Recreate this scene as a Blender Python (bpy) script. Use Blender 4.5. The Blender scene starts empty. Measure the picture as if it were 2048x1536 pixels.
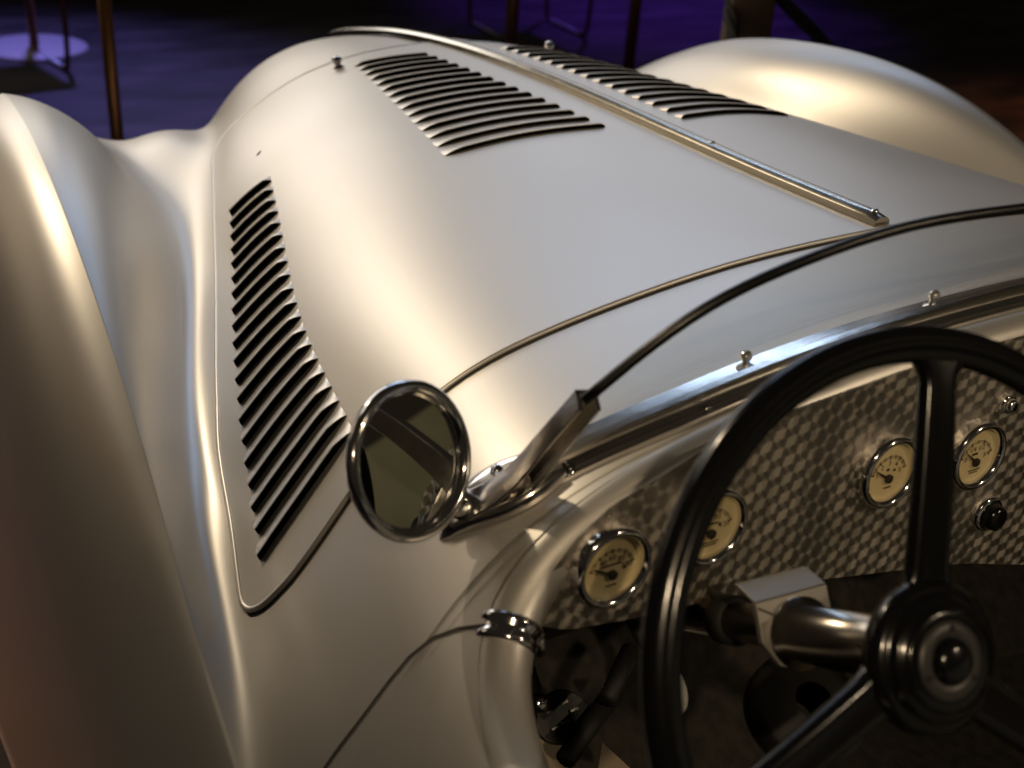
import bpy, math, random
import numpy as np
from mathutils import Vector, Matrix

# ------------------------------------------------------------------ camera, world, lights, exposure
scene = bpy.context.scene
CAM = np.array([-1.0, 0.0, 1.42])          # just outside the left door, 1.42 m above the floor
FPX = 2400.0                                # focal length in photo pixels (photo is 2048 wide)
PSI, TH, RHO = (math.radians(a) for a in (32.0, 29.0, 4.4))
_F = np.array([math.sin(PSI)*math.cos(TH), math.cos(PSI)*math.cos(TH), -math.sin(TH)])
_R0 = np.array([math.cos(PSI), -math.sin(PSI), 0.0]); _U0 = np.cross(_R0, _F)
_R = _R0*math.cos(RHO) + _U0*math.sin(RHO); _U = -_R0*math.sin(RHO) + _U0*math.cos(RHO)
cd = bpy.data.cameras.new('camera'); cam = bpy.data.objects.new('camera', cd)
scene.collection.objects.link(cam)
M = Matrix(((_R[0], _U[0], -_F[0], CAM[0]), (_R[1], _U[1], -_F[1], CAM[1]), (_R[2], _U[2], -_F[2], CAM[2]), (0, 0, 0, 1)))
cam.matrix_world = M
cd.sensor_width = 36.0; cd.lens = FPX/2048*36.0; cd.clip_start = 0.05; cd.clip_end = 200
cd.dof.use_dof = True; cd.dof.focus_distance = 1.25; cd.dof.aperture_fstop = 5.0
scene.camera = cam

world = bpy.data.worlds.new('World'); scene.world = world; world.use_nodes = True
bg = world.node_tree.nodes['Background']
bg.inputs[0].default_value = (0.30, 0.23, 0.16, 1); bg.inputs[1].default_value = 0.05

def area(name, loc, target, size, power, color, size_y=None, spread=180):
    l = bpy.data.lights.new(name, 'AREA'); l.energy = power; l.color = color
    l.shape = 'RECTANGLE' if size_y else 'DISK'; l.size = size
    if size_y: l.size_y = size_y
    l.spread = math.radians(spread)
    o = bpy.data.objects.new(name, l); scene.collection.objects.link(o)
    o.location = loc; o.rotation_euler = (Vector(target)-Vector(loc)).to_track_quat('-Z', 'Y').to_euler()
    return o
def spot(name, loc, target, power, color, angle, radius=0.05, blend=0.5):
    l = bpy.data.lights.new(name, 'SPOT'); l.energy = power; l.color = color
    l.spot_size = math.radians(angle); l.shadow_soft_size = radius; l.spot_blend = blend
    o = bpy.data.objects.new(name, l); scene.collection.objects.link(o)
    o.location = loc; o.rotation_euler = (Vector(target)-Vector(loc)).to_track_quat('-Z', 'Y').to_euler()
    return o
#LIGHTS
spot('warm_spotlight', (-1.7, 4.8, 4.5), (-.1, 1.5, .8), 300, (1.0, .79, .53), 36, .06, .8)
area('warm_bounce_fill', (-2.0, 5.2, 4.8), (0, 1.5, .8), 2.4, 2.0, (1.0, .90, .74), 1.6, 50)  # added fill standing in for light bounced off the ceiling
spot('rear_left_spotlight', (-2.0, -2.3, 3.6), (-.05, .6, .85), 190, (1.0, .76, .48), 19, .05, .4)
spot('rear_right_spotlight', (2.0, -2.4, 3.3), (-.2, .6, .85), 110, (1.0, .78, .52), 18, .05, .4)
area('cool_ceiling_light', (3.6, 6.7, 3.2), (0, 1.2, .9), 4.0, 4.6, (.96, .955, 1.0), 2.6, 70)
area('front_ceiling_light', (-.2, 7.6, 2.9), (-.3, 1.2, .9), 3.2, 8.6, (1.0, .94, .88), 1.8, 70)
area('left_wall_light', (-4.2, 6.5, 2.6), (-.5, 1.2, .8), 3.0, 1.9, (1.0, .78, .54), 2.0, 70)
area('blue_stage_light', (2.2, 4.7, 4.3), (-.3, .7, .9), 3.4, 3.2, (.50, .68, 1.0), .24, 60)
spot('blue_floor_spotlight', (.2, 6.6, 3.4), (-.6, 4.7, 0), 500, (.27, .23, 1.0), 62, .1, 1.0)
spot('violet_floor_spotlight', (4.0, 6.9, 3.2), (3.4, 5.9, 0), 300, (.22, .06, 1.0), 50, .1, 1.0)
spot('amber_floor_spotlight', (4.6, 2.6, 3.0), (4.0, 2.5, 0), 170, (1.0, .28, .06), 60, .1, 1.0)
spot('red_floor_spotlight', (-2.3, 1.6, 2.2), (-1.35, 1.5, 0), 48, (1.0, .30, .10), 50, .1, 1.0)
spot('amber_chair_spotlight', (-3.2, 3.4, 2.4), (-1.2, 5.0, .3), 16, (1.0, .5, .2), 40, .1, 1.0)
spot('mirror_wall_fill', (1.6, -1.6, 3.4), (3.8, -1.9, .9), 110, (1.0, .86, .62), 70, .1, .8)  # added lamp out of view, brightens the wall in the mirror
scene.view_settings.view_transform = 'Standard'; scene.view_settings.look = 'None'
scene.view_settings.exposure = -0.08; scene.view_settings.gamma = 1.0
scene.view_settings.use_curve_mapping = False
# ------------------------------------------------------------------ shape of the coachwork (left half; the right half mirrors it)
UL = np.array([0, .15, .3, .45, .6, .72, .82, .91, 1.0, 1.1, 1.3, 1.6, 1.85, 2.0, 2.1, 2.35, 2.7, 3.0])
ST = [
 (-0.6, [(0,0.95),(0.12,0.945),(0.25,0.935),(0.38,0.915),(0.49,0.89),(0.58,0.858),(0.64,0.815),(0.702,0.735),(0.742,0.665),(0.76,0.622),(0.776,0.58),(0.8,0.545),(0.81,0.515),(0.813,0.5),(0.818,0.48),(0.828,0.4),(0.855,0.3),(0.865,0.12)]),
 (0.1, [(0,0.95),(0.12,0.945),(0.25,0.935),(0.38,0.915),(0.49,0.89),(0.58,0.86),(0.672,0.802),(0.722,0.728),(0.752,0.652),(0.76,0.622),(0.776,0.58),(0.797,0.53),(0.808,0.505),(0.812,0.492),(0.817,0.473),(0.827,0.4),(0.855,0.3),(0.865,0.12)]),
 (0.45, [(0,0.955),(0.12,0.952),(0.25,0.943),(0.38,0.924),(0.49,0.9),(0.588,0.858),(0.672,0.802),(0.722,0.728),(0.752,0.652),(0.76,0.614),(0.774,0.58),(0.793,0.54),(0.804,0.517),(0.808,0.505),(0.814,0.488),(0.83,0.41),(0.86,0.3),(0.87,0.12)]),
 (0.62, [(0,0.962),(0.12,0.96),(0.25,0.953),(0.38,0.936),(0.5,0.911),(0.588,0.874),(0.65,0.818),(0.702,0.74),(0.74,0.668),(0.756,0.634),(0.77,0.606),(0.787,0.578),(0.797,0.572),(0.801,0.564),(0.809,0.548),(0.842,0.46),(0.87,0.33),(0.88,0.12)]),
 (0.85, [(0,0.955),(0.11,0.953),(0.225,0.946),(0.34,0.93),(0.45,0.908),(0.535,0.878),(0.6,0.825),(0.662,0.745),(0.722,0.664),(0.742,0.648),(0.755,0.646),(0.772,0.652),(0.781,0.656),(0.785,0.656),(0.795,0.648),(0.838,0.585),(0.885,0.43),(0.895,0.12)]),
 (1.1, [(0,0.944),(0.105,0.942),(0.21,0.935),(0.318,0.919),(0.42,0.896),(0.503,0.863),(0.573,0.812),(0.63,0.758),(0.68,0.713),(0.702,0.702),(0.722,0.708),(0.747,0.74),(0.764,0.767),(0.771,0.775),(0.791,0.769),(0.849,0.708),(0.903,0.48),(0.915,0.12)]),
 (1.38, [(0,0.936),(0.095,0.934),(0.19,0.927),(0.288,0.911),(0.376,0.888),(0.45,0.856),(0.509,0.816),(0.555,0.777),(0.594,0.744),(0.618,0.728),(0.648,0.744),(0.69,0.816),(0.736,0.871),(0.765,0.881),(0.789,0.874),(0.853,0.798),(0.917,0.52),(0.935,0.12)]),
 (1.65, [(0,0.924),(0.085,0.921),(0.17,0.912),(0.25,0.897),(0.326,0.876),(0.39,0.849),(0.44,0.821),(0.477,0.795),(0.509,0.77),(0.54,0.752),(0.588,0.766),(0.645,0.836),(0.713,0.896),(0.755,0.906),(0.781,0.9),(0.853,0.828),(0.92,0.55),(0.945,0.12)]),
 (1.85, [(0,0.908),(0.075,0.905),(0.15,0.897),(0.22,0.883),(0.286,0.863),(0.342,0.838),(0.387,0.815),(0.421,0.793),(0.449,0.772),(0.49,0.759),(0.566,0.754),(0.633,0.824),(0.702,0.876),(0.745,0.886),(0.774,0.879),(0.846,0.808),(0.915,0.52),(0.935,0.12)]),
 (1.98, [(0,0.892),(0.067,0.889),(0.134,0.881),(0.198,0.867),(0.258,0.847),(0.312,0.821),(0.356,0.794),(0.391,0.767),(0.42,0.752),(0.468,0.76),(0.546,0.747),(0.618,0.784),(0.692,0.844),(0.735,0.858),(0.768,0.849),(0.841,0.768),(0.905,0.48),(0.925,0.12)]),
 (2.12, [(0,0.87),(0.06,0.868),(0.12,0.861),(0.178,0.848),(0.233,0.829),(0.283,0.802),(0.324,0.771),(0.357,0.737),(0.386,0.722),(0.436,0.73),(0.516,0.718),(0.6,0.74),(0.674,0.79),(0.718,0.803),(0.754,0.791),(0.831,0.708),(0.89,0.43),(0.905,0.12)]),
 (2.32, [(0,0.826),(0.05,0.824),(0.1,0.817),(0.15,0.803),(0.197,0.782),(0.24,0.752),(0.275,0.716),(0.304,0.676),(0.332,0.642),(0.373,0.63),(0.442,0.626),(0.556,0.645),(0.655,0.658),(0.683,0.655),(0.716,0.634),(0.78,0.53),(0.815,0.36),(0.79,0.2)]),
 (2.52, [(0,0.745),(0.04,0.743),(0.08,0.733),(0.12,0.712),(0.157,0.683),(0.19,0.643),(0.217,0.596),(0.24,0.548),(0.265,0.505),(0.305,0.47),(0.375,0.44),(0.485,0.415),(0.582,0.395),(0.612,0.385),(0.645,0.355),(0.69,0.29),(0.715,0.235),(0.69,0.18)]),
 (2.68, [(0,0.58),(0.03,0.578),(0.06,0.57),(0.09,0.55),(0.118,0.52),(0.142,0.49),(0.162,0.45),(0.18,0.41),(0.2,0.37),(0.235,0.335),(0.295,0.3),(0.39,0.27),(0.47,0.25),(0.5,0.242),(0.53,0.23),(0.56,0.215),(0.58,0.2),(0.56,0.18)]),
]
def cspline(x, y, xq, mirror=False):
    """natural cubic spline through columns of y"""
    x = np.asarray(x, float); y = np.asarray(y, float)
    n = len(x); h = np.diff(x); A = np.eye(n); B = np.zeros((n,)+y.shape[1:])
    for i in range(1, n-1):
        A[i, i-1] = h[i-1]; A[i, i] = 2*(h[i-1]+h[i]); A[i, i+1] = h[i]
        B[i] = 6*((y[i+1]-y[i])/h[i]-(y[i]-y[i-1])/h[i-1])
    m = np.linalg.solve(A, B.reshape(n, -1)).reshape(B.shape)
    k = np.clip(np.searchsorted(x, xq)-1, 0, n-2); sh = (len(xq),)+(1,)*(y.ndim-1)
    a = ((x[k+1]-xq)/h[k]).reshape(sh); b = ((xq-x[k])/h[k]).reshape(sh); hk = h[k].reshape(sh)
    return a*y[k]+b*y[k+1]+((a**3-a)*m[k]+(b**3-b)*m[k+1])*hk*hk/6
YD = np.arange(-.6, 2.681, .01)
UD = np.arange(0, 3.001, .01)
_ys = np.array([s[0] for s in ST]); _cp = np.array([s[1] for s in ST])
_net = cspline(_ys, _cp, YD)
def gsm(a, sig, axis=0, odd=None):
    r = int(3*sig+1); k = np.exp(-.5*(np.arange(-r, r+1)/sig)**2); k /= k.sum()
    a = np.moveaxis(a, axis, 0)
    lo = 2*a[:1]-a[r:0:-1]; hi = 2*a[-1:]-a[-2:-r-2:-1]
    p = np.concatenate([lo, a, hi]); o = sum(k[i]*p[i:i+len(a)] for i in range(2*r+1))
    return np.moveaxis(o, 0, axis)
_net = gsm(_net, 4.5)
TX = np.zeros((len(YD), len(UD))); TZ = TX.copy()
_i2 = list(UL).index(2.0)
for _j in range(len(YD)):
    cx, cz = _net[_j, :, 0], _net[_j, :, 1]
    ua = np.concatenate([-UL[_i2:0:-1], UL[:_i2+1]])
    xa = np.concatenate([-cx[_i2:0:-1], cx[:_i2+1]]); za = np.concatenate([cz[_i2:0:-1], cz[:_i2+1]])
    q = UD[:201]
    uq = np.concatenate([-q[:0:-1], q])
    v = cspline(ua, np.stack([xa, za], 1), uq); v = gsm(v, 3.5)[200:]
    w_ = min(1, max(0, (1.12-YD[_j])/.22)); w_ = w_*w_*(3-2*w_)          # behind the wheel arch the valley runs out softly
    v2 = gsm(cspline(ua, np.stack([xa, za], 1), uq), 13.0)[200:]
    m_ = w_*np.clip((q-.86)/.16, 0, 1)*np.clip((2.0-q)/.3, 0, 1); v = v*(1-m_[:, None])+v2*m_[:, None]
    TX[_j, :201] = v[:, 0]; TZ[_j, :201] = v[:, 1]
    w = cspline(UL[_i2:], np.stack([cx[_i2:], cz[_i2:]], 1), UD[200:])
    TX[_j, 200:] = w[:, 0] ; TZ[_j, 200:] = w[:, 1]
TX[:, 0] = 0
def S(u, y):
    """point of the coachwork: u = 0 centre line, 1 hood side seam, 2 fender crest, 3 sill; negative u = left side"""
    sg = -1.0 if u < 0 else 1.0
    fu = min(max(abs(u)*100, 0), 299.999); fy = min(max((y-YD[0])*100, 0), len(YD)-1.001)
    i, j = int(fy), int(fu); a, b = fy-i, fu-j
    def bl(T): return (T[i,j]*(1-b)+T[i,j+1]*b)*(1-a)+(T[i+1,j]*(1-b)+T[i+1,j+1]*b)*a
    return np.array([sg*bl(TX), y, bl(TZ)])
def SN(u, y):
    e = .015
    if abs(abs(u)-2) < e: e = .004
    du = S(u+e, y)-S(u-e, y) if abs(u) > e else np.array([1., 0, 0])*(1)
    dy = S(u, y+.02)-S(u, y-.02)
    n = np.cross(du, dy); n /= np.linalg.norm(n)
    return n if n[2] > 0 or abs(u) > 2.3 and n[0]*u > 0 else -n
def u_of_x(x, y):
    """u where the half section at y reaches half width |x| (hood / cowl / door side)"""
    fy = min(max((y-YD[0])*100, 0), len(YD)-1.001); i = int(fy); a = fy-i
    row = TX[i]*(1-a)+TX[i+1]*a
    u = float(np.interp(abs(x), row[:200], UD[:200]))
    return -u if x < 0 else u
def on_x(x, y, off=0.0):
    u = u_of_x(x, y); return S(u, y)+SN(u, y)*off
def hood_front(u): return 1.955-.105*abs(u)**5
RIM = [(0,.632),(-.2,.632),(-.42,.628),(-.52,.623),(-.58,.617),(-.622,.604),(-.648,.580),(-.666,.545),(-.680,.49),(-.688,.40),(-.692,.20),(-.692,-.12)]
# ------------------------------------------------------------------ materials
def mat(name, color, rough=.5, metal=0.0, **kw):
    m = bpy.data.materials.new(name); m.use_nodes = True
    b = m.node_tree.nodes['Principled BSDF']
    b.inputs['Base Color'].default_value = (*color, 1); b.inputs['Roughness'].default_value = rough
    b.inputs['Metallic'].default_value = metal
    for k, v in kw.items(): b.inputs[k].default_value = v
    return m
def noise_mat(m, scale, amount_rough=0.0, bump=0.0, col=None, stretch=(1, 1, 1), detail=4):
    nt = m.node_tree; b = nt.nodes['Principled BSDF']
    tc = nt.nodes.new('ShaderNodeTexCoord'); mp = nt.nodes.new('ShaderNodeMapping'); mp.inputs['Scale'].default_value = stretch
    nz = nt.nodes.new('ShaderNodeTexNoise'); nz.inputs['Scale'].default_value = scale; nz.inputs['Detail'].default_value = detail
    nt.links.new(tc.outputs['Object'], mp.inputs[0]); nt.links.new(mp.outputs[0], nz.inputs['Vector'])
    if amount_rough:
        r0 = b.inputs['Roughness'].default_value
        mr = nt.nodes.new('ShaderNodeMapRange'); mr.inputs['To Min'].default_value = r0-amount_rough; mr.inputs['To Max'].default_value = r0+amount_rough
        nt.links.new(nz.outputs[0], mr.inputs[0]); nt.links.new(mr.outputs[0], b.inputs['Roughness'])
    if bump:
        bp = nt.nodes.new('ShaderNodeBump'); bp.inputs['Strength'].default_value = bump; bp.inputs['Distance'].default_value = .002
        nt.links.new(nz.outputs[0], bp.inputs['Height']); nt.links.new(bp.outputs[0], b.inputs['Normal'])
    if col:
        cr = nt.nodes.new('ShaderNodeValToRGB'); cr.color_ramp.elements[0].position = .36; cr.color_ramp.elements[1].position = .66
        cr.color_ramp.elements[0].color = (*col[0], 1); cr.color_ramp.elements[1].color = (*col[1], 1)
        nt.links.new(nz.outputs[0], cr.inputs[0]); nt.links.new(cr.outputs[0], b.inputs['Base Color'])
    return m
SILVER = noise_mat(noise_mat(mat('satin silver paint', (.72, .695, .655), .43, .74), 4, .06, detail=7), 1400, 0, .018, detail=1)
SILVER_IN = noise_mat(mat('satin aluminium sheet', (.60, .57, .52), .42, .9), 14, .06)
CHROME = noise_mat(mat('polished chrome', (.82, .82, .83), .10, 1.0), 30, .05)
ALLOY = noise_mat(mat('polished alloy', (.78, .75, .72), .16, 1.0), 60, .06, .05)
STRIP = noise_mat(mat('polished hood strip', (.48, .45, .39), .22, 1.0), 40, .06)
BLACK = mat('black louver shade', (.003, .003, .003), .95, **{'Specular IOR Level': 0.0})  # black painted for the shade inside the louvers
RUBBER = noise_mat(mat('black rubber', (.012, .012, .012), .55), 60, .1)
EDGING = mat('gloss black edging', (.004, .004, .004), .3)
SEAM = mat('dark seam filler', (.035, .028, .020), .7)
BAKE = noise_mat(mat('black bakelite', (.005, .005, .0055), .17), 25, .05)
CREAM = noise_mat(mat('cream dial enamel', (.80, .66, .38), .45), 20, 0, 0, ((.74, .60, .33), (.82, .69, .41)))
INK = mat('dial ink', (.03, .02, .012), .6)
DARKMET = noise_mat(mat('dark metal and footwell shade', (.008, .007, .006), .65, .0), 20, .1)  # near black, also stands for the shade under the dash
PLATE = noise_mat(mat('grey bracket aluminium', (.36, .345, .32), .5, .7), 22, .08)
FLOORPAN = noise_mat(mat('worn floor panel', (.12, .10, .07), .6, .3), 9, .1, .1, ((.08, .065, .045), (.17, .14, .10)))
SEAT = noise_mat(mat('olive grey leather', (.36, .34, .26), .6), 40, .1, .2)
GLASSM = mat('mirror glass', (.80, .80, .74), .015, 1.0)
LITPATCH = noise_mat(mat('tan lit footwell patch', (.42, .35, .26), .6, .1), 14, .1, .1)  # lighter tan painted for the lit patches of the footwell
FOOTSHADE = noise_mat(mat('shaded footwell floor', (.02, .017, .013), .9), 60, .05, .2, ((.012, .010, .008), (.03, .025, .018)))  # floor colour darkened to hold the shade of the footwell
TYRE = noise_mat(mat('tyre rubber', (.02, .02, .02), .8), 30, .1)

def plexi():
    m = bpy.data.materials.new('clear windscreen acrylic'); m.use_nodes = True; nt = m.node_tree
    out = nt.nodes['Material Output']; nt.nodes.remove(nt.nodes['Principled BSDF'])
    tr = nt.nodes.new('ShaderNodeBsdfTransparent'); tr.inputs[0].default_value = (.95, .95, .93, 1)
    gl = nt.nodes.new('ShaderNodeBsdfGlossy'); gl.inputs['Roughness'].default_value = .02
    lw = nt.nodes.new('ShaderNodeLayerWeight'); lw.inputs[0].default_value = .5
    pw = nt.nodes.new('ShaderNodeMath'); pw.operation = 'POWER'; pw.inputs[1].default_value = 4.0; nt.links.new(lw.outputs['Facing'], pw.inputs[0])
    fr = nt.nodes.new('ShaderNodeMath'); fr.operation = 'MULTIPLY_ADD'; fr.inputs[1].default_value = .45; fr.inputs[2].default_value = .03; nt.links.new(pw.outputs[0], fr.inputs[0])
    mx = nt.nodes.new('ShaderNodeMixShader')
    nt.links.new(fr.outputs[0], mx.inputs[0]); nt.links.new(tr.outputs[0], mx.inputs[1]); nt.links.new(gl.outputs[0], mx.inputs[2])
    nt.links.new(mx.outputs[0], out.inputs['Surface']); return m
PLEXI = plexi()
def dialglass():
    m = plexi(); m.name = 'dial glass'; return m
DIALGLASS = dialglass()

def engine_turned():
    """overlapping spots of circular brushing: the brushing direction of each spot turns the highlight"""
    m = mat('engine turned aluminium', (.46, .41, .34), .30, 1.0); nt = m.node_tree; b = nt.nodes['Principled BSDF']
    N = lambda t: nt.nodes.new(t); L = nt.links.new
    def mth(op, a, bb=None):
        n = N('ShaderNodeMath'); n.operation = op
        for i, v in enumerate((a, bb)):
            if v is None: continue
            if isinstance(v, (int, float)): n.inputs[i].default_value = v
            else: L(v, n.inputs[i])
        return n.outputs[0]
    tc = N('ShaderNodeTexCoord'); sp = N('ShaderNodeSeparateXYZ'); L(tc.outputs['Object'], sp.inputs[0])
    px, pz = .0135, .0175
    gx = mth('DIVIDE', sp.outputs['X'], px); col = mth('FLOOR', gx)
    par = mth('MODULO', mth('ABSOLUTE', col), 2.0)
    gz = mth('ADD', mth('DIVIDE', sp.outputs['Z'], pz), mth('MULTIPLY', par, .5))
    fx = mth('SUBTRACT', mth('FRACT', gx), .5); fz = mth('SUBTRACT', mth('FRACT', gz), .5)
    cell = N('ShaderNodeCombineXYZ'); L(col, cell.inputs[0]); L(mth('FLOOR', gz), cell.inputs[1])
    wn = N('ShaderNodeTexWhiteNoise'); wn.noise_dimensions = '2D'; L(cell.outputs[0], wn.inputs['Vector'])
    tg = N('ShaderNodeCombineXYZ'); L(mth('MULTIPLY', fz, -1.0), tg.inputs[0]); L(fx, tg.inputs[2])
    b.inputs['Anisotropic'].default_value = .62
    L(tg.outputs[0], b.inputs['Tangent'])
    rr = mth('ADD', .48, mth('MULTIPLY', wn.outputs['Value'], .16)); L(rr, b.inputs['Roughness'])
    # spot relief: the shallow dish each spot is ground into
    d2 = mth('ADD', mth('MULTIPLY', fx, fx), mth('MULTIPLY', fz, fz))
    bp = N('ShaderNodeBump'); bp.inputs['Strength'].default_value = .05; bp.inputs['Distance'].default_value = .004
    L(mth('ADD', d2, mth('MULTIPLY', wn.outputs['Value'], .25)), bp.inputs['Height']); L(bp.outputs[0], b.inputs['Normal'])
    nz = N('ShaderNodeTexNoise'); nz.inputs['Scale'].default_value = 14; cr = N('ShaderNodeValToRGB')
    cr.color_ramp.elements[0].color = (.44, .40, .35, 1); cr.color_ramp.elements[1].color = (.52, .48, .42, 1)
    L(tc.outputs['Object'], nz.inputs['Vector']); L(nz.outputs[0], cr.inputs[0]); L(cr.outputs[0], b.inputs['Base Color'])
    return m
TURNED = engine_turned()

# ------------------------------------------------------------------ mesh helpers
COL = scene.collection
def link(name, verts, faces, material, parent=None, smooth=True, normals=None, fmat=None):
    me = bpy.data.meshes.new(name)
    me.from_pydata([tuple(map(float, v)) for v in verts], [], [tuple(map(int, f)) for f in faces]); me.update()
    for m in (material if isinstance(material, (list, tuple)) else [material]): me.materials.append(m)
    if fmat is not None: me.polygons.foreach_set('material_index', fmat)
    if smooth: me.polygons.foreach_set('use_smooth', [True]*len(me.polygons))
    if normals is not None: me.normals_split_custom_set_from_vertices([tuple(map(float, n)) for n in normals])
    o = bpy.data.objects.new(name, me); COL.objects.link(o)
    if parent is not None: o.parent = parent
    return o
class MB:
    """collects pieces of one part into one mesh"""
    def __init__(s): s.v = []; s.f = []; s.m = []
    def add(s, v, f, mi=0):
        k = len(s.v); s.v += list(v); s.f += [tuple(i+k for i in q) for q in f]; s.m += [mi]*len(f); return s
    def grid(s, P, mi=0, closed_u=False, closed_v=False, flip=False):
        r, c = len(P), len(P[0]); v = [p for row in P for p in row]; f = []
        for i in range(r if closed_u else r-1):
            for j in range(c if closed_v else c-1):
                q = (i*c+j, i*c+(j+1) % c, ((i+1) % r)*c+(j+1) % c, ((i+1) % r)*c+j)
                f.append(q[::-1] if flip else q)
        return s.add(v, f, mi)
    def tube(s, path, rad, n=12, mi=0, cap=True, closed=False, squash=None):
        path = [np.array(p, float) for p in path]; m = len(path)
        T = [path[(i+1) % m]-path[i-1] if closed else path[min(i+1, m-1)]-path[max(i-1, 0)] for i in range(m)]
        T = [t/np.linalg.norm(t) for t in T]
        ref = np.array([0, 0, 1.]) if abs(T[0][2]) < .9 else np.array([1., 0, 0])
        A = ref-T[0]*ref.dot(T[0]); A /= np.linalg.norm(A); rings = []
        for i in range(m):
            A = A-T[i]*A.dot(T[i]); A /= np.linalg.norm(A); B = np.cross(T[i], A)
            r = rad[i] if hasattr(rad, '__len__') else rad
            sq = squash if squash else (1, 1)
            rings.append([path[i]+r*(sq[0]*math.cos(2*math.pi*k/n)*A+sq[1]*math.sin(2*math.pi*k/n)*B) for k in range(n)])
        k0 = len(s.v); s.grid(rings, mi, closed_u=closed, closed_v=True)
        if cap and not closed:
            s.f.append(tuple(k0+i for i in range(n))[::-1]); s.m.append(mi)
            s.f.append(tuple(k0+(m-1)*n+i for i in range(n))); s.m.append(mi)
        return s
    def lathe(s, prof, origin, axis, n=32, mi=0):
        """prof: (radius, height along axis) pairs"""
        ax = np.array(axis, float); ax /= np.linalg.norm(ax)
        ref = np.array([0, 0, 1.]) if abs(ax[2]) < .9 else np.array([1., 0, 0])
        A = np.cross(ref, ax); A /= np.linalg.norm(A); B = np.cross(ax, A); o = np.array(origin, float)
        rings = [[o+ax*h+max(r, 1e-5)*(math.cos(2*math.pi*k/n)*A+math.sin(2*math.pi*k/n)*B) for k in range(n)] for r, h in prof]
        return s.grid(rings, mi, closed_v=True)
    def box(s, c, ex, ey, ez, mi=0):
        c, ex, ey, ez = (np.array(a, float) for a in (c, ex, ey, ez))
        v = [c+a*ex+b*ey+d*ez for a in (-1, 1) for b in (-1, 1) for d in (-1, 1)]
        return s.add(v, [(0,1,3,2),(4,6,7,5),(0,4,5,1),(2,3,7,6),(0,2,6,4),(1,5,7,3)], mi)
    def prism(s, poly, depth, mi=0):
        """poly: 3D ring, depth: vector"""
        poly = [np.array(p, float) for p in poly]; d = np.array(depth, float); n = len(poly)
        f = [tuple(range(n)), tuple(range(2*n-1, n-1, -1))]+[(i, i+n, (i+1) % n+n, (i+1) % n) for i in range(n)]
        return s.add(poly+[p+d for p in poly], f, mi)
    def build(s, name, material, parent=None, smooth=True, auto=None, bevel=0):
        o = link(name, s.v, s.f, material, parent, smooth, fmat=s.m)
        if bevel:
            md = o.modifiers.new('bevel', 'BEVEL'); md.width = bevel; md.segments = 2; md.limit_method = 'ANGLE'
        if auto is not None:
            o.data.set_sharp_from_angle(angle=math.radians(auto))
        return o
def tag(o, label=None, cat=None, group=None, kind=None):
    for k, v in (('label', label), ('category', cat), ('group', group), ('kind', kind)):
        if v: o[k] = v
    return o
def empty(name, loc=(0, 0, 0)):
    o = bpy.data.objects.new(name, None); COL.objects.link(o); o.location = loc; return o
def smooth_path(pts, n):
    pts = np.array(pts, float); t = np.concatenate([[0], np.cumsum(np.linalg.norm(np.diff(pts, axis=0), axis=1))])
    return cspline(t, pts, np.linspace(0, t[-1], n))
def pix(x, y): return (x-1024)/FPX*_R-(y-768)/FPX*_U+_F       # viewing direction of a photo pixel
def at(x, y, **k):                                             # ... met with a plane X=, Y= or Z=
    r = pix(x, y); (a, v), = k.items(); i = 'XYZ'.index(a); return CAM+r*((v-CAM[i])/r[i])

# ------------------------------------------------------------------ exhibition floor
FLOORM = noise_mat(mat('dark exhibition carpet', (.05, .045, .05), .75), 3.5, .1, .25, ((.006, .005, .006), (.085, .072, .075)), detail=8, stretch=(.6, 1.6, 1))
fl = MB().grid([[(-30, -30, 0), (30, -30, 0)], [(-30, 30, 0), (30, 30, 0)]], flip=False).build('floor', FLOORM, None, False); fl['kind'] = 'structure'

# ------------------------------------------------------------------ the car
car = empty('roadster', (0, 0, 0))
tag(car, 'satin silver vintage open roadster with louvred hood and black steering wheel', 'car')

def rim_dense():
    p = smooth_path(RIM, 90); return p
RIMD = rim_dense()
def body_mesh():
    b = MB(); nor = []
    ysf = np.concatenate([np.arange(.632, .8, .008), np.arange(.8, 2.681, .0125)])
    us = np.concatenate([np.arange(0, 2.0, .02), [1.995], np.array([2.005]), np.arange(2.02, 3.001, .035), [3.0]])
    full = np.concatenate([-us[:0:-1], us])
    P = []
    for y in ysf:
        for u in full: nor.append(SN(u, y))
        P.append([S(u, y) for u in full])
    b.grid(P)
    for sg in (-1, 1):                         # sides of the cockpit, from its rim outward
        P = []
        for x, y in RIMD:
            u0 = abs(u_of_x(x, y)); row = []
            for t in np.linspace(0, 1, 60):
                if u0 < 1.9: u = u0+(3-u0)*t
                u = u0+(3-u0)*(t**1.0); row.append(S(sg*u, y)); nor.append(SN(sg*u, y))
            P.append(row)
        b.grid(P, flip=(sg > 0))
    return b, nor
_b, _n = body_mesh()
body = link('body', _b.v, _b.f, SILVER, car, True, normals=_n)

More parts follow.
